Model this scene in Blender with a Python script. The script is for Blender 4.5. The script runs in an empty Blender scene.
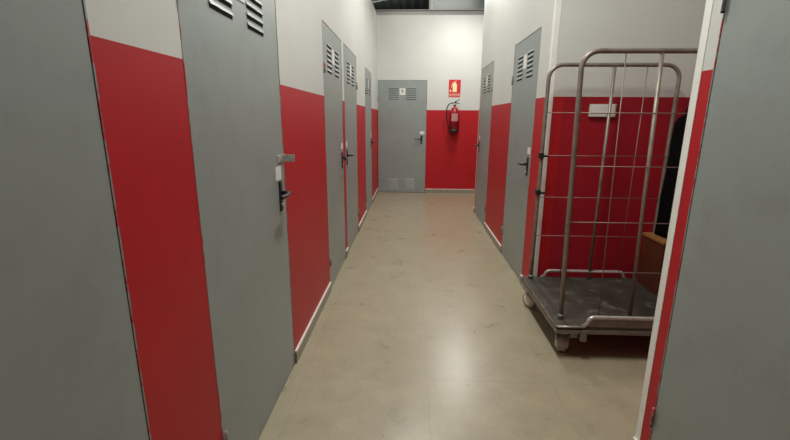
import bpy, bmesh, math, random
from mathutils import Vector, Matrix
random.seed(7)
C = bpy.context.scene.collection
PI = math.pi

# ------------------------------------------------------------------ materials
def new_mat(name):
    m = bpy.data.materials.new(name); m.use_nodes = True
    nt = m.node_tree; b = nt.nodes['Principled BSDF']
    return m, nt, b

def paint(name, col, rough=.5, var=.08, scale=6, bump=.0, bscale=120, metal=0, dirt=None, dscale=3, dth=(.55, .75), spec=.5):
    """painted / plain surface: colour with soft large-scale variation, optional grime and fine bump"""
    m, nt, b = new_mat(name)
    tc = nt.nodes.new('ShaderNodeTexCoord')
    n = nt.nodes.new('ShaderNodeTexNoise'); n.inputs['Scale'].default_value = scale; n.inputs['Detail'].default_value = 5
    nt.links.new(tc.outputs['Object'], n.inputs['Vector'])
    r = nt.nodes.new('ShaderNodeValToRGB')
    r.color_ramp.elements[0].position = .3; r.color_ramp.elements[1].position = .7
    r.color_ramp.elements[0].color = [c * (1 - var) for c in col] + [1]
    r.color_ramp.elements[1].color = [min(1, c * (1 + var)) for c in col] + [1]
    nt.links.new(n.outputs['Fac'], r.inputs['Fac'])
    out = r.outputs['Color']
    if dirt:
        n2 = nt.nodes.new('ShaderNodeTexNoise'); n2.inputs['Scale'].default_value = dscale; n2.inputs['Detail'].default_value = 9
        n2.inputs['Roughness'].default_value = .7
        nt.links.new(tc.outputs['Object'], n2.inputs['Vector'])
        r2 = nt.nodes.new('ShaderNodeValToRGB')
        r2.color_ramp.elements[0].position = dth[0]; r2.color_ramp.elements[1].position = dth[1]
        nt.links.new(n2.outputs['Fac'], r2.inputs['Fac'])
        mx = nt.nodes.new('ShaderNodeMix'); mx.data_type = 'RGBA'
        mx.inputs[7].default_value = list(dirt) + [1]
        nt.links.new(r2.outputs['Color'], mx.inputs[0]); nt.links.new(out, mx.inputs[6])
        out = mx.outputs[2]
    nt.links.new(out, b.inputs['Base Color'])
    b.inputs['Roughness'].default_value = rough; b.inputs['Metallic'].default_value = metal
    b.inputs['Specular IOR Level'].default_value = spec
    if bump:
        n3 = nt.nodes.new('ShaderNodeTexNoise'); n3.inputs['Scale'].default_value = bscale; n3.inputs['Detail'].default_value = 3
        nt.links.new(tc.outputs['Object'], n3.inputs['Vector'])
        bp = nt.nodes.new('ShaderNodeBump'); bp.inputs['Strength'].default_value = bump; bp.inputs['Distance'].default_value = .004
        nt.links.new(n3.outputs['Fac'], bp.inputs['Height']); nt.links.new(bp.outputs['Normal'], b.inputs['Normal'])
    return m

M = {}
M['white'] = paint('white_wall_paint', (.62, .635, .60), .55, .03, 2.5, .06, 60)
M['red'] = paint('red_wall_paint', (.46, .014, .020), .47, .05, 3, .06, 60, spec=.3)
M['rednicheshade'] = paint('shaded_red_wall_paint', (.34, .012, .022), .5, .08, 3, .06, 60, spec=.3)  # darker copy of the wall red, niche shade put into the colour
M['bead'] = paint('corner_bead_paint', (.84, .86, .80), .5, .04, 9, .15, 60, dirt=(.42, .38, .30), dscale=14, dth=(.62, .75))
M['door'] = paint('grey_door_enamel', (.285, .325, .31), .40, .05, 2.2, .08, 45, dirt=(.235, .265, .25), dscale=5, dth=(.5, .8))
M['doorframe'] = paint('grey_frame_enamel', (.24, .27, .26), .45, .06, 6, dirt=(.40, .03, .04), dscale=14, dth=(.5, .56))
M['dark'] = paint('dark_slot', (.012, .012, .012), .8, .1, 6)
M['handle'] = paint('black_handle_plastic', (.018, .018, .02), .35, .1, 20)
M['tag'] = paint('white_sticker', (.78, .78, .75), .5, .02, 20)
M['steel'] = paint('zinc_steel', (.55, .55, .52), .4, .12, 30, metal=.5, dirt=(.22, .19, .15), dscale=20)
M['tube'] = paint('worn_cage_tube', (.27, .235, .20), .45, .15, 18, metal=.4, dirt=(.17, .12, .09), dscale=16, dth=(.5, .72))
M['wire'] = paint('cage_wire', (.27, .19, .17), .5, .12, 20, metal=.3, dirt=(.2, .12, .1), dscale=18)
M['deck'] = paint('worn_dark_deck', (.046, .044, .034), .5, .35, 7, .3, 60, dirt=(.20, .19, .165), dscale=9, dth=(.55, .72))
M['deckedge'] = paint('chipped_deck_edge', (.14, .12, .085), .6, .25, 25, dirt=(.62, .48, .28), dscale=22, dth=(.56, .64))
M['channel'] = paint('galvanised_channel', (.24, .235, .215), .45, .12, 14, metal=.55, dirt=(.16, .14, .11), dscale=12)
M['caster'] = paint('caster_bracket', (.24, .23, .20), .5, .15, 20, metal=.4, dirt=(.1, .09, .07), dscale=20)
M['tyre'] = paint('grey_caster_tyre', (.33, .31, .27), .55, .1, 25)
M['hub'] = paint('cream_caster_hub', (.62, .58, .50), .5, .08, 25)
M['skirt'] = paint('skirting_stone', (.30, .275, .22), .4, .12, 30, dirt=(.22, .2, .16), dscale=40)
M['skirttop'] = paint('skirting_top_edge', (.74, .70, .64), .5, .05, 30)
M['extred'] = paint('extinguisher_red', (.33, .008, .016), .25, .04, 8)
M['black'] = paint('black_rubber', (.012, .012, .012), .5, .1, 20)
M['signred'] = paint('sign_red', (.62, .015, .03), .4, .02, 8)
M['signband'] = paint('sign_lower_band', (.66, .10, .07), .4, .02, 8)
M['signglow'] = paint('sign_pale_yellow', (.86, .80, .42), .4, .02, 8)
M['signwhite'] = paint('sign_white', (.80, .78, .70), .4, .02, 8)
M['label'] = paint('extinguisher_label', (.50, .24, .23), .5, .1, 60)
M['plastic'] = paint('off_white_plastic', (.66, .68, .60), .4, .03, 8)
M['roof'] = paint('dark_roof_sheet', (.13, .15, .135), .6, .15, 3)
M['roofgrey'] = paint('grey_upper_wall', (.20, .215, .205), .7, .06, 2)
M['beam'] = paint('grey_steel_beam', (.5, .49, .46), .5, .08, 4)
M['cardboard'] = paint('brown_wood_side', (.09, .022, .007), .55, .22, 7, .2, 40)
M['cardtop'] = paint('pale_wood_top', (.30, .13, .045), .5, .15, 9)
M['cloth'] = paint('black_fabric', (.004, .004, .004), .9, .2, 12, .5, 200, spec=.05)

def floor_mat():
    m, nt, b = new_mat('polished_terrazzo_tiles')
    N = nt.nodes; L = nt.links
    tc = N.new('ShaderNodeTexCoord')
    mp = N.new('ShaderNodeMapping'); mp.inputs['Location'].default_value = (-.10, -.02, 0)
    L.new(tc.outputs['Object'], mp.inputs['Vector'])
    br = N.new('ShaderNodeTexBrick'); br.offset = 0; br.squash = 1
    br.inputs['Scale'].default_value = 1; br.inputs['Brick Width'].default_value = .66; br.inputs['Row Height'].default_value = .66
    br.inputs['Mortar Size'].default_value = .0022; br.inputs['Mortar Smooth'].default_value = .6; br.inputs['Bias'].default_value = 0
    br.inputs['Color1'].default_value = (.335, .292, .200, 1); br.inputs['Color2'].default_value = (.355, .309, .212, 1)
    br.inputs['Mortar'].default_value = (.275, .24, .17, 1)
    L.new(mp.outputs['Vector'], br.inputs['Vector'])
    n = N.new('ShaderNodeTexNoise'); n.inputs['Scale'].default_value = 5; n.inputs['Detail'].default_value = 8; n.inputs['Roughness'].default_value = .65
    L.new(tc.outputs['Object'], n.inputs['Vector'])
    mx = N.new('ShaderNodeMix'); mx.data_type = 'RGBA'; mx.blend_type = 'OVERLAY'; mx.inputs[0].default_value = .28
    L.new(br.outputs['Color'], mx.inputs[6]); L.new(n.outputs['Fac'], mx.inputs[7])
    v = N.new('ShaderNodeTexVoronoi'); v.inputs['Scale'].default_value = 90
    L.new(tc.outputs['Object'], v.inputs['Vector'])
    r = N.new('ShaderNodeValToRGB'); r.color_ramp.elements[0].color = (.84, .84, .84, 1); r.color_ramp.elements[1].color = (1.06, 1.06, 1.06, 1)
    r.color_ramp.elements[0].position = .15; r.color_ramp.elements[1].position = .5
    L.new(v.outputs['Distance'], r.inputs['Fac'])
    mu = N.new('ShaderNodeMix'); mu.data_type = 'RGBA'; mu.blend_type = 'MULTIPLY'; mu.inputs[0].default_value = .5
    L.new(mx.outputs[2], mu.inputs[6]); L.new(r.outputs['Color'], mu.inputs[7])
    # a few pale scuffs
    s = N.new('ShaderNodeTexNoise'); s.inputs['Scale'].default_value = 9; s.inputs['Detail'].default_value = 4
    mp2 = N.new('ShaderNodeMapping'); mp2.inputs['Scale'].default_value = (1, .5, 1)
    L.new(tc.outputs['Object'], mp2.inputs['Vector']); L.new(mp2.outputs['Vector'], s.inputs['Vector'])
    rs = N.new('ShaderNodeValToRGB'); rs.color_ramp.elements[0].position = .72; rs.color_ramp.elements[1].position = .82
    rs.color_ramp.elements[1].color = (.09, .09, .09, 1)
    L.new(s.outputs['Fac'], rs.inputs['Fac'])
    sm = N.new('ShaderNodeMix'); sm.data_type = 'RGBA'; sm.inputs[7].default_value = (.52, .47, .36, 1)
    L.new(rs.outputs['Color'], sm.inputs[0]); L.new(mu.outputs[2], sm.inputs[6])
    L.new(sm.outputs[2], b.inputs['Base Color'])
    rr = N.new('ShaderNodeMapRange'); rr.inputs['To Min'].default_value = .23; rr.inputs['To Max'].default_value = .35
    L.new(n.outputs['Fac'], rr.inputs['Value']); L.new(rr.outputs['Result'], b.inputs['Roughness'])
    b.inputs['Specular IOR Level'].default_value = .6
    n4 = N.new('ShaderNodeTexNoise'); n4.inputs['Scale'].default_value = 2.2; n4.inputs['Detail'].default_value = 1
    L.new(tc.outputs['Object'], n4.inputs['Vector'])
    ad = N.new('ShaderNodeMath'); ad.operation = 'MULTIPLY_ADD'; ad.inputs[1].default_value = -.12
    L.new(br.outputs['Fac'], ad.inputs[0]); L.new(n4.outputs['Fac'], ad.inputs[2])
    bp = N.new('ShaderNodeBump'); bp.inputs['Strength'].default_value = .14; bp.inputs['Distance'].default_value = .01
    L.new(ad.outputs[0], bp.inputs['Height']); L.new(bp.outputs['Normal'], b.inputs['Normal'])
    return m
M['floor'] = floor_mat()

# ------------------------------------------------------------------ mesh builder
class MB:
    def __init__(s): s.v = []; s.f = []; s.mi = []; s.sm = []
    def add(s, vs, fs, mi=0, smooth=False):
        o = len(s.v); s.v += [Vector(v) for v in vs]
        for f in fs: s.f.append([i + o for i in f]); s.mi.append(mi); s.sm.append(smooth)
        return s
    def hexa(s, p, mi=0):
        return s.add(p, [(0,3,2,1),(4,5,6,7),(0,1,5,4),(1,2,6,5),(2,3,7,6),(3,0,4,7)], mi)
    def box(s, a, b, mi=0):
        x0,x1 = sorted((a[0],b[0])); y0,y1 = sorted((a[1],b[1])); z0,z1 = sorted((a[2],b[2]))
        return s.hexa([(x0,y0,z0),(x1,y0,z0),(x1,y1,z0),(x0,y1,z0),(x0,y0,z1),(x1,y0,z1),(x1,y1,z1),(x0,y1,z1)], mi)
    def tube(s, pts, r, n=12, mi=0, cap=True):
        pts = [Vector(p) for p in pts]; k = len(pts)
        rs = r if isinstance(r, (list, tuple)) else [r] * k
        t0 = (pts[1] - pts[0]).normalized()
        up = Vector((0,0,1)) if abs(t0.z) < .9 else Vector((0,1,0))
        nrm = t0.cross(up).normalized(); vs = []; prev = t0
        for i, p in enumerate(pts):
            t = (pts[min(i+1,k-1)] - pts[max(i-1,0)]).normalized()
            q = prev.rotation_difference(t); nrm = (q @ nrm).normalized(); prev = t
            bn = t.cross(nrm)
            for j in range(n):
                a = 2*PI*j/n; vs.append(p + rs[i]*(math.cos(a)*nrm + math.sin(a)*bn))
        fs = [(i*n+j, i*n+(j+1)%n, (i+1)*n+(j+1)%n, (i+1)*n+j) for i in range(k-1) for j in range(n)]
        s.add(vs, fs, mi, True)
        if cap:
            o = len(s.v) - len(vs)
            s.f.append([o+j for j in range(n)][::-1]); s.mi.append(mi); s.sm.append(False)
            s.f.append([o+(k-1)*n+j for j in range(n)]); s.mi.append(mi); s.sm.append(False)
        return s
    def lathe(s, prof, c, ax='z', n=24, mi=0):
        c = Vector(c); vs = []
        for r, h in prof:
            for j in range(n):
                a = 2*PI*j/n; u, w = r*math.cos(a), r*math.sin(a)
                vs.append(c + Vector({'z':(u,w,h),'x':(h,u,w),'y':(u,h,w)}[ax]))
        k = len(prof)
        s.add(vs, [(i*n+j, i*n+(j+1)%n, (i+1)*n+(j+1)%n, (i+1)*n+j) for i in range(k-1) for j in range(n)], mi, True)
        o = len(s.v) - len(vs)
        for ring in ([o+j for j in range(n)], [o+(k-1)*n+j for j in range(n)]):
            s.f.append(ring); s.mi.append(mi); s.sm.append(False)
        return s
    def build(s, name, mats, parent=None, bevel=0, origin=None, seg=2):
        if not isinstance(mats, (list, tuple)): mats = [mats]
        if parent is not None: origin = world_loc(parent)
        elif origin is None: origin = Vector((0,0,0))
        origin = Vector(origin)
        me = bpy.data.meshes.new(name); me.from_pydata([v - origin for v in s.v], [], s.f)
        for m in mats: me.materials.append(m)
        for p, a, b in zip(me.polygons, s.mi, s.sm): p.material_index = a; p.use_smooth = b
        bm = bmesh.new(); bm.from_mesh(me); bmesh.ops.recalc_face_normals(bm, faces=bm.faces); bm.to_mesh(me); bm.free()
        o = bpy.data.objects.new(name, me); C.objects.link(o)
        if parent is not None: o.parent = parent
        else: o.location = origin
        if bevel:
            bv = o.modifiers.new('edges', 'BEVEL'); bv.width = bevel; bv.segments = seg; bv.limit_method = 'ANGLE'; bv.angle_limit = math.radians(50)
        return o

def world_loc(o):
    v = Vector((0,0,0))
    while o is not None: v = v + o.location; o = o.parent
    return v

def tag(o, label=None, cat=None, group=None, kind=None):
    if label: o['label'] = label
    if cat: o['category'] = cat
    if group: o['group'] = group
    if kind: o['kind'] = kind
    return o
def empty(name, loc, **k):
    o = bpy.data.objects.new(name, None); o.empty_display_size = .1; C.objects.link(o); o.location = loc
    return tag(o, **k)

# ------------------------------------------------------------------ room dimensions (metres)
XL, XR, YE = -.648, .952, 7.926        # corridor left wall, right wall, end wall
ZR, ZT = 1.522, 3.115                  # top of the red dado, top of the partitions
YA0, YA1, XA = 1.54, 3.13, 2.75        # niche on the right (front corner, back wall, side)
YR = 6.27                              # far end of the right partition
TH = .11
DH = 2.04
G = .0018

# wall frames: u along the wall, d out of the wall towards the corridor, z up
def frL(u, d, z): return Vector((XL + d, u, z))
def frR(u, d, z): return Vector((XR - d, u, z))
def frE(u, d, z): return Vector((u, YE - d, z))

def wbox(mb, fr, u0, u1, d0, d1, z0, z1, mi=0):
    p = [fr(u0,d0,z0), fr(u1,d0,z0), fr(u1,d1,z0), fr(u0,d1,z0), fr(u0,d0,z1), fr(u1,d0,z1), fr(u1,d1,z1), fr(u0,d1,z1)]
    return mb.hexa(p, mi)

def wall(name, fr, u0, u1, openings, zt=ZT, mats=None, th=TH, label=None):
    """a partition with door openings, red below ZR and white above"""
    mb = MB(); cur = u0
    for a, b in sorted(openings) + [(u1, u1)]:
        if a > cur:
            wbox(mb, fr, cur, a, -th, 0, 0, ZR, 1); wbox(mb, fr, cur, a, -th, 0, ZR, zt, 0)
        if b > a: wbox(mb, fr, a, b, -th, 0, DH, zt, 0)
        cur = b
    return tag(mb.build(name, mats or [M['white'], M['red']]), kind='structure')

doorsL = [(-.01, .879), (1.23, 2.12), (3.175, 3.99), (4.12, 5.01), (5.92, 6.79)]
doorsR = [(3.43, 4.26), (5.30, 6.19)]
doorsRN = [(.58, 1.45)]
doorsE = [(-.635, .255)]
wall('wall_left', frL, -2.6, 8.05, doorsL)
wall('wall_right', frR, YA1, YR, doorsR)
wall('wall_right_near', frR, -2.6, YA0, doorsRN)
wall('wall_end', frE, XL, 3.3, doorsE)
# niche back wall (faces the camera), niche side wall, the back of the right partition, rear wall
def frN(u, d, z): return Vector((u, YA1 - d, z))
wall('wall_niche_back', frN, XR + TH, XA, [], mats=[M['white'], M['rednicheshade']])
def frS(u, d, z): return Vector((XA - d, u, z))
wall('wall_niche_side', frS, YA0, YA1 + TH, [])
def frS2(u, d, z): return Vector((u, YA0 - TH + d + TH*0, z))
wall('wall_niche_front', lambda u, d, z: Vector((u, YA0 + d, z)), XR + TH, XA, [])
wall('wall_passage', lambda u, d, z: Vector((u, YR + d, z)), XR + TH, 3.3, [])
wall('wall_passage_end', lambda u, d, z: Vector((3.3 - d, u, z)), YR, YE, [])
wall('wall_behind', lambda u, d, z: Vector((u, -2.6 + d, z)), XL, XR, [])

fl = MB(); fl.box((-4, -3, -.1), (5, 12.5, 0))
tag(fl.build('floor', M['floor']), kind='structure')

# roof of the hall above the partitions
rf = MB()
nx = 90
vs = []
for i in range(nx + 1):
    x = -4 + 9.0*i/nx; z = 3.93 + (.035 if i % 2 else 0)
    vs += [(x, -3, z), (x, 12.5, z)]
rf.add(vs, [(2*i, 2*i+2, 2*i+3, 2*i+1) for i in range(nx)])
tag(rf.build('ceiling', M['roof']), kind='structure')
uw = MB(); uw.box((.30, 9.3, 0), (5, 9.4, 3.93)); tag(uw.build('wall_hall_far', M['roofgrey']), kind='structure')
uw = MB(); uw.box((-4, 11.6, 0), (.30, 11.7, 3.93)); tag(uw.build('wall_hall_back', M['roof']), kind='structure')
for nm, bx in (('wall_hall_left', ((-4.1, -3, 0), (-4, 12.5, 3.93))), ('wall_hall_right', ((5, -3, 0), (5.1, 12.5, 3.93))), ('wall_hall_rear', ((-4, -3.1, 0), (5, -3, 3.93)))):
    uw = MB(); uw.box(*bx); tag(uw.build(nm, M['roofgrey']), kind='structure')

def ibeam(mb, a, b, h=.16, w=.09, t=.012):
    a = Vector(a); b = Vector(b); d = (b - a).normalized(); s = d.cross(Vector((0,0,1))).normalized(); u = s.cross(d)
    def bar(o0, o1, q0, q1):
        ps = []
        for e in (a, b):
            ps.append([e + s*o0 + u*q0, e + s*o1 + u*q0, e + s*o1 + u*q1, e + s*o0 + u*q1])
        mb.hexa([ps[0][0], ps[1][0], ps[1][1], ps[0][1], ps[0][3], ps[1][3], ps[1][2], ps[0][2]])
    bar(-w/2, w/2, 0, t); bar(-w/2, w/2, h - t, h); bar(-t/2, t/2, t, h - t)
mb = MB(); ibeam(mb, (-3.2, 8.25, 3.165), (4.9, 8.25, 3.165), .10, .10)
tag(mb.build('roof_beam', M['beam'], origin=(-3.2, 8.25, 3.165)), 'grey steel beam running level above the top of the white end wall', 'beam', kind='structure')
mb = MB(); mb.box((.295, 8.32, 0), (.345, 8.37, 3.93))
tag(mb.build('roof_post', M['plastic'], origin=(.32, 8.34, 0), bevel=.004), 'thin pale steel post rising above the middle of the end wall', 'post', kind='structure')
mb = MB(); ibeam(mb, (-1.6, 9.2, 3.50), (.29, 9.0, 3.78), .09, .08)
tag(mb.build('roof_brace', M['beam'], origin=(-1.6, 9.2, 3.5)), 'slanting dark grey steel brace above the far left door', 'beam', kind='structure')

# skirtings: dark stone face with a pale top edge, one run per wall stretch
def skirting(name, fr, runs):
    mb = MB()
    for a, b in runs:
        wbox(mb, fr, a, b, .0005, .012, 0, .066, 0); wbox(mb, fr, a, b, .0005, .0125, .066, .078, 1)
    return tag(mb.build(name, [M['skirt'], M['skirttop']]), kind='structure')
def runs(u0, u1, ops):
    out = []; cur = u0
    for a, b in sorted(ops) + [(u1, u1)]:
        if a - .003 > cur: out.append((cur, a - .003))
        cur = b + .003
    return out
skirting('baseboard_left', frL, runs(-2.6, YE - .013, doorsL))
skirting('baseboard_right', frR, runs(YA1, YR, doorsR))
skirting('baseboard_right_near', frR, runs(-2.6, YA0, doorsRN))
skirting('baseboard_end', frE, runs(XL, 3.3, doorsE))
skirting('baseboard_niche', frN, [(XR + .036, XA)])

# painted metal corner beads
mb = MB()
mb.box((XR - .002, YA1, 0.0), (XR + .002, YA1 + .036, ZT)); mb.box((XR - .002, YA1 - .002, 0.0), (XR + .037, YA1 + .002, ZT))
tag(mb.build('trim_1', M['bead'], bevel=.0015), kind='structure')
mb = MB()
mb.box((XR - .002, YA0 - .036, 0.0), (XR + .002, YA0 + .002, ZT)); mb.box((XR - .002, YA0 - .002, 0.0), (XR + .037, YA0 + .002, ZT))
tag(mb.build('trim_2', M['bead'], bevel=.0015), kind='structure')
mb = MB()
mb.box((XR - .002, YR - .03, 0.0), (XR + .002, YR + .002, ZT)); mb.box((XR - .002, YR - .002, 0.0), (XR + .037, YR + .002, ZT))
tag(mb.build('trim_3', M['white'], bevel=.0015), kind='structure')

# ------------------------------------------------------------------ doors
def text_mesh(body, size):
    cu = bpy.data.curves.new('lettering', 'FONT'); cu.body = body; cu.size = size
    cu.align_x = 'CENTER'; cu.align_y = 'CENTER'; cu.extrude = .0004
    o = bpy.data.objects.new('lettering', cu)
    C.objects.link(o); bpy.context.view_layer.update()
    me = bpy.data.meshes.new_from_object(o.evaluated_get(bpy.context.evaluated_depsgraph_get()))
    bpy.data.objects.remove(o); bpy.data.curves.remove(cu)
    return me

def door(n, fr, u0, u1, side, label, number=None, hasp=False, bottom_vents=False):
    """side = +1: handle near u1, hinges near u0; -1 the other way round"""
    um = (u0 + u1)/2
    root = empty('door_%d' % n, fr(um, -.02, 0), label=label, cat='door', kind='structure')
    f = MB(); fw = .005
    for a, b, z0, z1 in ((u0, u0 + fw, 0, DH), (u1 - fw, u1, 0, DH), (u0 + fw, u1 - fw, DH - fw, DH)):
        wbox(f, fr, a, b, -.075, .001, z0, z1)
    for a, b, z0, z1 in ((u0 + fw, u0 + fw + .018, 0, DH - fw), (u1 - fw - .018, u1 - fw, 0, DH - fw), (u0 + fw + .018, u1 - fw - .018, DH - fw - .018, DH - fw)):
        wbox(f, fr, a, b, -.075, -.045, z0, z1, 1)
    f.build('door_frame', [M['doorframe'], M['dark']], root)
    l0, l1 = u0 + fw + G, u1 - fw - G; zb, zt = .006, DH - fw - G
    lf = MB(); wbox(lf, fr, l0, l1, -.041, -.0005, zb, zt)
    leaf = lf.build('door_leaf', M['door'], root, bevel=.001)
    # pressed louvres, two columns of six hoods
    def louvre(c0, c1, ztop, rows=6, pitch=.0365):
        mb = MB()
        for r in range(rows):
            z1 = ztop - r*pitch; z0 = z1 - .015
            a = [fr(c0, -.001, z1), fr(c1, -.001, z1), fr(c1 - .004, .006, z0), fr(c0 + .004, .006, z0)]
            b = [fr(c0, -.001, z0), fr(c1, -.001, z0)]
            # hood
            mb.add(a, [(0,1,2,3)]); mb.add([a[0], a[3], b[0]], [(0,1,2)]); mb.add([a[1], b[1], a[2]], [(0,1,2)])
            # thickness lip of the hood and the dark opening under it
            mb.add([a[3], a[2], fr(c1 - .004, .0048, z0 - .0005), fr(c0 + .004, .0048, z0 - .0005)], [(0,1,2,3)])
            mb.add([fr(c0 + .003, .0048, z0 + .0006), fr(c1 - .003, .0048, z0 + .0006), fr(c1 - .003, -.0008, z0 + .0006), fr(c0 + .003, -.0008, z0 + .0006)], [(0,1,2,3)], 1)
            wbox(mb, fr, c0 + .004, c1 - .004, -.0009, .0006, z0 - .012, z0 + .0006, 1)
        return mb.build('louvre', [M['door'], M['dark']], root)
    w = .185
    for c in (um - .16, um + .16):
        louvre(c - w/2, c + w/2, 1.912)
    if bottom_vents:
        for c in (um - .155, um + .155):
            mb = MB()
            for r in range(6):
                z1 = .265 - r*.0365; z0 = z1 - .022
                mb.add([fr(c - w/2, -.001, z1), fr(c + w/2, -.001, z1), fr(c + w/2 - .004, .008, z0), fr(c - w/2 + .004, .008, z0), fr(c - w/2, -.001, z0 - .002), fr(c + w/2, -.001, z0 - .002)],
                       [(0,1,2,3), (3,2,5,4), (0,3,4), (1,5,2)])
            mb.build('louvre', M['door'], root)
    # number plate between the upper louvres
    pl = MB(); wbox(pl, fr, um - .052, um + .052, -.0005, .0025, 1.785, 1.90)
    plate = pl.build('number_plate', M['tag'], root, bevel=.0008)
    if number:
        me = text_mesh(number, .092); me.name = 'digit'; me.materials.append(M['dark'])
        o = bpy.data.objects.new('digit', me); C.objects.link(o); o.parent = plate
        o.rotation_euler = (PI/2, 0, 0); o.location = fr(um, .003, 1.842) - world_loc(plate)
    # handle
    uh = (u1 - .085) if side > 0 else (u0 + .085)
    if hasp: uh = u1 - .092
    s = -side
    h = MB()
    wbox(h, fr, uh - .0185, uh + .0185, -.001, .008, .912, 1.062)
    hp = h.build('handle_plate', M['handle'], root, bevel=.004)
    h = MB()
    h.tube([fr(uh, .008, 1.005), fr(uh, .038, 1.005), fr(uh + s*.008, .048, 1.005), fr(uh + s*.03, .052, 1.004), fr(uh + s*.08, .052, 1.002), fr(uh + s*.125, .049, 1.0)],
           [.010, .010, .0105, .010, .0085, .0075], 10)
    h.build('handle_lever', M['handle'], hp)
    h = MB()
    h.lathe([(.0, -.004), (.008, -.004), (.008, .004), (0, .004)], fr(uh, .010, .945), {frL: 'x', frR: 'x', frE: 'y'}[fr], 12)
    h.build('lock_cylinder', M['steel'], hp)
    st = MB(); uo = uh + side*.008; uo, za, zb2 = (uh - .012, 1.068, 1.132) if hasp else (uo, 1.088, 1.142); wbox(st, fr, uo - .042, uo + .042, -.0005, .0015, za, zb2)
    st.build('sticker', M['tag'], root)
    # hinges
    ue = u0 + .010 if side > 0 else u1 - .010
    for z in (.215, 1.69):
        hb = MB(); hb.tube([fr(ue, .009, z), fr(ue, .009, z + .075)], .0055, 12)
        hb.tube([fr(ue, .009, z - .006), fr(ue, .009, z)], .0055, 12, 1)
        hb.build('hinge', [M['doorframe'], M['dark']], root)
    if hasp:
        uu = uh + .02
        mb = MB()
        wbox(mb, fr, uu - .035, uu + .045, -.001, .003, 1.150, 1.186)
        hs = mb.build('hasp', M['steel'], root, bevel=.001)
        mb = MB()
        mb.tube([fr(uu + .045, .006, 1.146), fr(uu + .045, .006, 1.190)], .006, 10)
        wbox(mb, fr, uu + .043, uu + .048, .004, .062, 1.150, 1.186)
        mb.tube([fr(uu + .040, .044, 1.168), fr(uu + .052, .044, 1.168)], .008, 10)
        mb.build('hasp_flap', M['steel'], hs, bevel=.0008)
    return root

door(1, frL, *doorsL[0], -1, 'grey metal door nearest the camera on the left, cut off by the left picture edge')
door(2, frL, *doorsL[1], +1, 'large grey metal door on the left with steel hasp sticking out above its black handle', hasp=True)
door(3, frL, *doorsL[2], +1, 'grey louvred door on the left, nearer of the two side by side with touching handles')
door(4, frL, *doorsL[3], -1, 'grey louvred door on the left, farther of the two side by side with touching handles')
door(5, frL, *doorsL[4], +1, 'farthest narrow looking grey door on the left wall beside the end wall door')
door(6, frE, *doorsE[0], +1, 'grey metal door facing the camera in the end wall, with a numbered white plate', number='9', bottom_vents=True)
door(7, frR, *doorsR[0], -1, 'grey louvred door on the right wall just beyond the wire roll cage')
door(8, frR, *doorsR[1], +1, 'farther grey louvred door on the right wall near the corridor end')
door(9, frR, *doorsRN[0], -1, 'grey metal door nearest the camera on the right, cut off by the right picture edge')

# ------------------------------------------------------------------ extinguisher and its sign on the end wall
def sign():
    root = empty('fire_extinguisher_sign', (.745, YE, 1.75), label='red rectangular fire extinguisher sign on the white wall above the extinguisher', cat='sign')
    mb = MB(); wbox(mb, frE, .64, .852, .001, .004, 1.825, 2.05, 0)
    mb.build('sign_panel', M['signred'], root)
    mb = MB(); wbox(mb, frE, .64, .852, .001, .004, 1.75, 1.825, 0)
    mb.build('lower_band', M['signband'], root)
    mb = MB()
    # pictogram: extinguisher silhouette with hose and flame, flat shapes
    def poly(pts, mi=0): 
        k = len(pts); f = [frE(u, .0042, z) for u, z in pts]; g = [frE(u, .0052, z) for u, z in pts]
        mb.add(f + g, [tuple(range(k, 2*k))] + [(i, (i+1) % k, k + (i+1) % k, k + i) for i in range(k)], mi)
    cx = .748
    poly([(cx-.036, 1.838), (cx+.036, 1.838), (cx+.036, 1.965), (cx+.026, 1.985), (cx+.009, 1.995), (cx-.009, 1.995), (cx-.026, 1.985), (cx-.036, 1.965)])
    poly([(cx-.009, 1.999), (cx+.009, 1.999), (cx+.009, 2.010), (cx-.009, 2.010)])
    poly([(cx-.004, 2.013), (cx+.034, 2.022), (cx+.032, 2.031), (cx-.006, 2.022)])
    poly([(cx-.010, 2.008), (cx-.048, 1.99), (cx-.060, 1.93), (cx-.055, 1.90), (cx-.048, 1.93), (cx-.040, 1.98), (cx-.010, 1.998)])
    poly([(cx-.086, 1.842), (cx-.066, 1.842), (cx-.060, 1.858), (cx-.066, 1.868), (cx-.070, 1.885), (cx-.078, 1.868), (cx-.084, 1.872), (cx-.090, 1.858)])
    mb.build('pictogram', M['signglow'], root)
    me = text_mesh('EXTINTOR', .040); me.name = 'lettering'; me.materials.append(M['signwhite'])
    o = bpy.data.objects.new('lettering', me); C.objects.link(o); o.parent = root
    o.rotation_euler = (PI/2, 0, 0); o.location = Vector((.746, YE - .0046, 1.786)) - root.location
sign()

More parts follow.
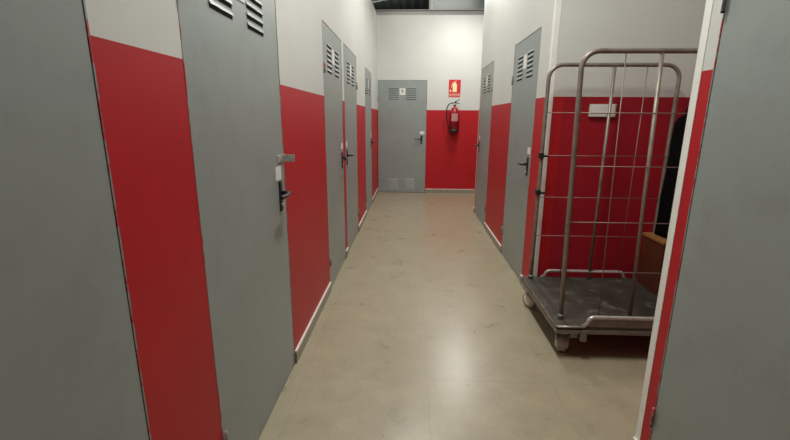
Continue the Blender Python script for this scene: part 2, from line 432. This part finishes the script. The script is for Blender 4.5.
def extinguisher():
    cx, cy = .748, YE - .125; z0 = 1.13; R = .085
    root = empty('fire_extinguisher', (cx, cy, z0), label='red fire extinguisher with black hose hanging on the red part of the end wall', cat='fire extinguisher')
    mb = MB()
    mb.lathe([(.0, .045), (R, .045), (R, .33), (R*.96, .365), (R*.80, .40), (R*.52, .428), (.026, .442), (.024, .462), (0, .462)], (cx, cy, z0), 'z', 32)
    mb.build('cylinder_body', M['extred'], root)
    mb = MB(); mb.lathe([(0, 0), (R*.9, 0), (R*1.02, .01), (R*1.02, .055), (R*.9, .06), (0, .06)], (cx, cy, z0), 'z', 32)
    mb.build('base_shadow_ring', M['black'], root)  # black ring stands in for the soft shadow under the cylinder
    mb = MB(); n = 12; vs = []
    for i in range(n + 1):
        a = -PI/2 - .75 + 1.5*i/n
        for z in (.20, .33): vs.append((cx + (R+.0008)*math.cos(a), cy + (R+.0008)*math.sin(a), z0 + z))
    mb.add(vs, [(2*i, 2*i+2, 2*i+3, 2*i+1) for i in range(n)], 0, True)
    mb.build('printed_label', M['label'], root)
    mb = MB(); mb.lathe([(0, .455), (.021, .455), (.021, .485), (.016, .50), (.016, .515), (0, .515)], (cx, cy, z0), 'z', 16)
    mb.box((cx - .012, cy - .012, z0 + .505), (cx + .028, cy + .012, z0 + .53))
    vm = mb.build('valve', M['black'], root, bevel=.002)
    mb = MB(); mb.tube([(cx - .005, cy, z0 + .53), (cx + .03, cy, z0 + .545), (cx + .085, cy, z0 + .575)], [.008, .008, .006], 8)
    mb.tube([(cx + .01, cy, z0 + .508), (cx + .05, cy, z0 + .512), (cx + .08, cy, z0 + .505)], [.007, .007, .006], 8)
    mb.build('squeeze_handle', M['black'], vm)
    mb = MB(); mb.lathe([(0, -.005), (.013, -.005), (.013, .006), (0, .006)], (cx - .004, cy - .024, z0 + .495), 'y', 14)
    mb.build('pressure_gauge', M['tag'], vm)
    mb = MB()
    P = [(cx - .012, cy, z0 + .50), (cx - .05, cy, z0 + .515), (cx - .10, cy, z0 + .49), (cx - .135, cy, z0 + .43), (cx - .142, cy, z0 + .33), (cx - .13, cy, z0 + .22), (cx - .105, cy, z0 + .13)]
    # smooth the hose path
    pts = []
    for i in range(len(P) - 1):
        p0, p1, p2, p3 = (Vector(P[max(i-1,0)]), Vector(P[i]), Vector(P[i+1]), Vector(P[min(i+2,len(P)-1)]))
        for k in range(5):
            t = k/5; pts.append(.5*((2*p1) + (-p0+p2)*t + (2*p0-5*p1+4*p2-p3)*t*t + (-p0+3*p1-3*p2+p3)*t**3))
    pts.append(Vector(P[-1]))
    mb.tube(pts, .0095, 10)
    hs = mb.build('hose', M['black'], root)
    mb = MB(); mb.tube([pts[-1], pts[-1] + Vector((.014, 0, -.045))], [.012, .017], 12)
    mb.build('nozzle', M['black'], hs)
    mb = MB(); mb.box((cx - .02, YE - .042, z0 + .26), (cx + .02, YE - .0005, z0 + .42))
    mb.build('wall_bracket', M['steel'], root, bevel=.002)
extinguisher()

# ------------------------------------------------------------------ white box on the niche wall
pb = MB(); pb.box((1.245, YA1 - .022, 1.385), (1.425, YA1 - .0005, 1.472))
o = pb.build('junction_box', M['plastic'], origin=(1.335, YA1, 1.385), bevel=.004)
tag(o, 'small off-white rectangular plastic box on the red niche wall behind the cage', 'electrical box')
pb = MB(); pb.box((1.255, YA1 - .026, 1.412), (1.415, YA1 - .0215, 1.464)); c = pb.build('cover', M['tag'], o, bevel=.002)

# ------------------------------------------------------------------ roll cage
def arc(c, r, a0, a1, n=7):
    return [(c[0] + r*math.cos(a0 + (a1-a0)*i/n), c[1] + r*math.sin(a0 + (a1-a0)*i/n)) for i in range(n+1)]

def roll_cage():
    X0, X1, Y0, Y1, ZD = .845, 1.85, 2.245, 3.055, .205
    root = empty('roll_cage', ((X0+X1)/2, (Y0+Y1)/2, 0), label='wire roll cage trolley with grey tube ends and worn dark deck parked in the niche', cat='trolley')
    mb = MB(); mb.box((X0 + .004, Y0 + .004, ZD - .016), (X1 - .004, Y1 - .004, ZD))
    mb.build('deck', M['deck'], root, bevel=.002)
    mb = MB()
    mb.box((X0 - .001, Y0 + .01, ZD - .02), (X0 + .0035, Y1 - .01, ZD + .001))
    mb.build('deck_edge', M['deckedge'], root, bevel=.001)
    mb = MB()
    # perimeter channel and cross members
    for a, b in (((X0, Y0 - .002, ZD - .042), (X1, Y0 + .02, ZD - .017)), ((X0, Y1 - .02, ZD - .052), (X1, Y1 + .002, ZD - .017)),
                 ((X0 + .002, Y0 + .02, ZD - .045), (X0 + .022, Y1 - .02, ZD - .017)), ((X1 - .022, Y0 + .02, ZD - .045), (X1 - .002, Y1 - .02, ZD - .017)),
                 ((X0 + .02, 2.34, ZD - .045), (X1 - .02, 2.40, ZD - .017)), ((X0 + .02, 2.88, ZD - .045), (X1 - .02, 2.94, ZD - .017))):
        mb.box(a, b)
    mb.box((X0 + .14, Y0 - .010, ZD - .085), (X0 + .175, Y0 + .03, ZD - .017))
    mb.box((X0 + .09, Y0 + .012, ZD - .075), (X0 + .13, Y0 + .05, ZD - .017))
    mb.build('base_frame', M['channel'], root, bevel=.002)
    mb = MB(); mb.tube([(X0 + .005, Y0 + .001, ZD + .002), (X0 + .15, Y0 + .001, ZD + .002)], .006, 8)
    mb.build('edge_strip', M['steel'], root)
    # low end rails
    def rail(y, x0, x1, h):
        pts = [(x0 - .03, y, ZD - .005)] + [(px, y, pz) for px, pz in arc((x0 + .035, ZD + h - .035), .035, PI, PI/2)] + \
              [(px, y, pz) for px, pz in arc((x1 - .035, ZD + h - .035), .035, PI/2, 0)] + [(x1 + .03, y, ZD - .005)]
        mb = MB(); mb.tube(pts, .0115, 12)
        return mb.build('end_rail', M['steel'], root)
    rail(Y0 + .012, 1.025, 1.66, .058)
    rail(Y1 - .012, 1.02, 1.60, .052)
    mb = MB(); mb.box((1.03, Y0 + .008, ZD - .016), (1.655, Y0 + .016, ZD + .046))
    mb.build('rail_plate', M['channel'], root)
    # tubular ends with mesh wires
    def end(y, xl, xr, lean, zt, leany, zs, dxw):
        def S(x, z, dy=0): 
            t = (z - ZD)/(zt - ZD); return (x + lean*t, y + dy + leany*t, z)
        r = .09
        p = [(xl, ZD - .03), (xl, .6), (xl, 1.2)] + arc((xl + r, zt - r), r, PI, PI/2, 8) + arc((xr - r, zt - r), r, PI/2, 0, 8) + [(xr, 1.2), (xr, .6), (xr, ZD - .03)]
        mb = MB(); mb.tube([S(*q) for q in p], .0135, 14)
        fr_ = mb.build('end_frame', M['tube'], root)
        xm = (xl + xr)/2
        mb = MB(); mb.tube([S(xm, ZD - .02), S(xm, zt - .004)], .0105, 12); mb.build('centre_tube', M['tube'], fr_)
        for xs in (xl, xr):
            mb = MB(); mb.lathe([(0, 0), (.018, 0), (.018, .03), (0, .03)], (xs, y, ZD), 'z', 14); mb.build('socket', M['channel'], fr_)
        mb = MB()
        for z in zs: mb.tube([S(xl, z, -.008), S(xr, z, -.008)], .0027, 8)
        for x in ((xl + xm)/2 + dxw, (xm + xr)/2): mb.tube([S(x, ZD), S(x, zt - .003)], .0030, 8)
        mb.build('wire_mesh', M['wire'], fr_)
        return fr_
    end(2.355, .905, 1.715, -.028, 1.712, .01, (.505, .80, 1.115, 1.40), .02)
    end(3.01, .905, 1.76, .005, 1.72, 0, (.54, .825, 1.12, 1.41), 0)
    for z in (.86, 1.12):
        mb = MB(); mb.box((.912, 2.985, z - .010), (.950, 2.997, z + .004)); mb.box((.887, 2.985, z - .018), (.918, 3.028, z + .018))
        mb.build('strap_hook', M['black'], root, bevel=.002)
    # casters
    def caster(x, y, ang):
        c, s_ = math.cos(ang), math.sin(ang)
        cr = empty('caster', (x - root.location.x, y - root.location.y, 0)); cr.parent = root
        def T(u, v, z): return Vector((x + c*u - s_*v, y + s_*u + c*v, z))
        # fork: top plate, two cheeks trailing the wheel
        mb = MB(); h = .05
        mb.lathe([(0, .138), (.034, .138), (.034, .1525), (0, .1525)], (x, y, 0), 'z', 16)
        for sg in (-1, 1):
            v0, v1 = sg*.030, sg*.034
            ps = [(-.032, .139), (.034, .139), (.052, .066), (.042, .040), (.020, .040), (-.010, .09)]
            k = len(ps); vs = [T(u, v0, z) for u, z in ps] + [T(u, v1, z) for u, z in ps]
            mb.add(vs, [tuple(range(k)), tuple(range(k, 2*k))] + [(i, (i+1) % k, k+(i+1) % k, k+i) for i in range(k)])
        mb.hexa([T(-.028, -.025, .134), T(.028, -.025, .134), T(.028, .025, .134), T(-.028, .025, .134), T(-.028, -.025, .14), T(.028, -.025, .14), T(.028, .025, .14), T(-.028, .025, .14)])
        fk = mb.build('fork', M['caster'], root, bevel=.001)
        mb = MB(); R = .060; n = 28
        prof = [(.034, -.026), (R*.92, -.026), (R, -.018), (R, .018), (R*.92, .026), (.034, .026)]
        vs = []
        for r, v in prof:
            for j in range(n):
                a_ = 2*PI*j/n; vs.append(T(.031 + r*math.cos(a_), v, R + r*math.sin(a_)))
        mb.add(vs, [(i*n+j, i*n+(j+1) % n, (i+1)*n+(j+1) % n, (i+1)*n+j) for i in range(5) for j in range(n)], 0, True)
        wl = mb.build('wheel', M['tyre'], fk)
        mb = MB(); vs = []
        prof = [(0.001, -.0385), (.026, -.0385), (.034, -.036), (.045, -.0265), (.045, .0265), (.034, .036), (.026, .0385), (0.001, .0385)]
        for r, v in prof:
            for j in range(n):
                a_ = 2*PI*j/n; vs.append(T(.031 + r*math.cos(a_), v, R + r*math.sin(a_)))
        mb.add(vs, [(i*n+j, i*n+(j+1) % n, (i+1)*n+(j+1) % n, (i+1)*n+j) for i in range(7) for j in range(n)])
        mb.build('hub', M['hub'], fk)
        bpy.data.objects.remove(cr)
        fk.name = 'caster'
    caster(.912, 2.315, math.radians(68)); caster(.915, 2.92, math.radians(120))
    caster(1.74, 2.36, math.radians(20)); caster(1.74, 2.93, math.radians(60))
roll_cage()

# ------------------------------------------------------------------ things on the deck
bx = MB(); bx.box((1.672, 2.735, .2052), (1.842, 2.985, .562))
o = bx.build('wooden_box', M['cardboard'], origin=(1.757, 2.86, .2052), bevel=.003)
tag(o, 'reddish brown wooden box with pale top standing on the back right of the trolley deck', 'box')
bx = MB(); bx.box((1.664, 2.727, .562), (1.848, 2.990, .582)); bx.build('lid', M['cardtop'], o, bevel=.003)
# tall soft black bag
mb = MB(); n = 28; vs = []; K = 26
for k in range(K + 1):
    t = k/K; z = .583 + .83*t
    w = .060*(1 - .10*math.sin(t*9) * .5) * (1 if t < .9 else math.sqrt(max(0.02, 1 - ((t-.9)/.1)**2)))
    d = .085*(1 + .08*math.sin(t*7 + 1)) * (1 if t < .9 else math.sqrt(max(0.02, 1 - ((t-.9)/.1)**2)))
    for j in range(n):
        a = 2*PI*j/n; ca, sa = math.cos(a), math.sin(a)
        e = .55
        u = math.copysign(abs(ca)**e, ca)*w; v = math.copysign(abs(sa)**e, sa)*d
        q = 1 + .05*math.sin(5*a + 8*t) + .03*math.sin(3*a - 17*t)
        vs.append((1.784 + u*q + .02*t*t, 2.89 + v*q*.98, z))
mb.add(vs, [(i*n+j, i*n+(j+1) % n, (i+1)*n+(j+1) % n, (i+1)*n+j) for i in range(K) for j in range(n)] + [tuple(range(n))[::-1], tuple(range(K*n, K*n+n))], 0, True)
o = mb.build('fabric_bag', M['cloth'], origin=(1.784, 2.89, .583))
tag(o, 'tall black soft fabric bag standing on the brown wooden box inside the cage', 'bag')
mb = MB(); mb.tube([(1.784 + .02 + .035*math.cos(a), 2.89, 1.40 + .05*math.sin(a)) for a in [PI*i/10 for i in range(11)]], .006, 8)
mb.build('strap', M['cloth'], o)

# ------------------------------------------------------------------ lights
def area(name, loc, size, power, rot=(0,0,0), col=(1,1,1), spread=None):
    l = bpy.data.lights.new(name, 'AREA'); l.shape = 'RECTANGLE'; l.size, l.size_y = size; l.energy = power; l.color = col
    if spread: l.spread = spread
    o = bpy.data.objects.new(name, l); C.objects.link(o); o.location = loc; o.rotation_euler = rot
    return o
cool = (1.0, .985, .93)
area('tube_and_fill_light', (.86, 6.85, 3.2), (.12, .7), 33, col=cool)
area('tube_and_fill_light', (.15, 4.9, 3.75), (.25, 1.3), 46, col=cool)  # unseen fill, added to brighten the middle of the corridor
area('tube_and_fill_light', (.10, 1.9, 3.6), (.2, 1.0), 66, col=cool)  # unseen fill, added to brighten the near doors and walls
area('tube_and_fill_light', (-2.4, 4.3, 3.75), (.25, 1.3), 15, col=cool)  # unseen area light above the hall, left of the corridor
area('tube_and_fill_light', (.6, 9.0, 3.8), (1.2, .3), 10, col=cool)  # unseen light added for the hall behind the end wall
area('tube_and_fill_light', (.3, 7.2, 3.45), (1.6, .12), 6, rot=(math.radians(97), 0, 0), col=cool)  # added fill turned towards the roof beam and far roof
area('tube_and_fill_light', (-1.0, 9.6, 3.1), (1.2, .3), 7, rot=(PI, 0, 0), col=cool)  # added uplight, unseen, lifts the dark roof sheet
w = bpy.data.worlds.new('world'); bpy.context.scene.world = w; w.use_nodes = True
w.node_tree.nodes['Background'].inputs[0].default_value = (.8, .85, .82, 1)
w.node_tree.nodes['Background'].inputs[1].default_value = .05

# ------------------------------------------------------------------ camera
f_px, yaw, pitch, roll, hh = 420.658, -.03907, .2360, .006456, 1.36258
cy, sy, cp, sp = math.cos(yaw), math.sin(yaw), math.cos(pitch), math.sin(pitch)
fwd = Vector((sy*cp, cy*cp, -sp)); rt = Vector((cy, -sy, 0)); up = rt.cross(fwd)
r2 = math.cos(roll)*rt + math.sin(roll)*up; u2 = -math.sin(roll)*rt + math.cos(roll)*up
cam = bpy.data.cameras.new('camera'); cam.sensor_width = 36; cam.sensor_fit = 'HORIZONTAL'; cam.lens = f_px*36/790; cam.clip_start = .02
co = bpy.data.objects.new('camera', cam); C.objects.link(co)
m = Matrix((r2, u2, -fwd)).transposed().to_4x4(); m.translation = Vector((0, 0, hh)); co.matrix_world = m
bpy.context.scene.camera = co
sc = bpy.context.scene
sc.view_settings.view_transform = 'Standard'; sc.view_settings.look = 'None'; sc.view_settings.exposure = 0
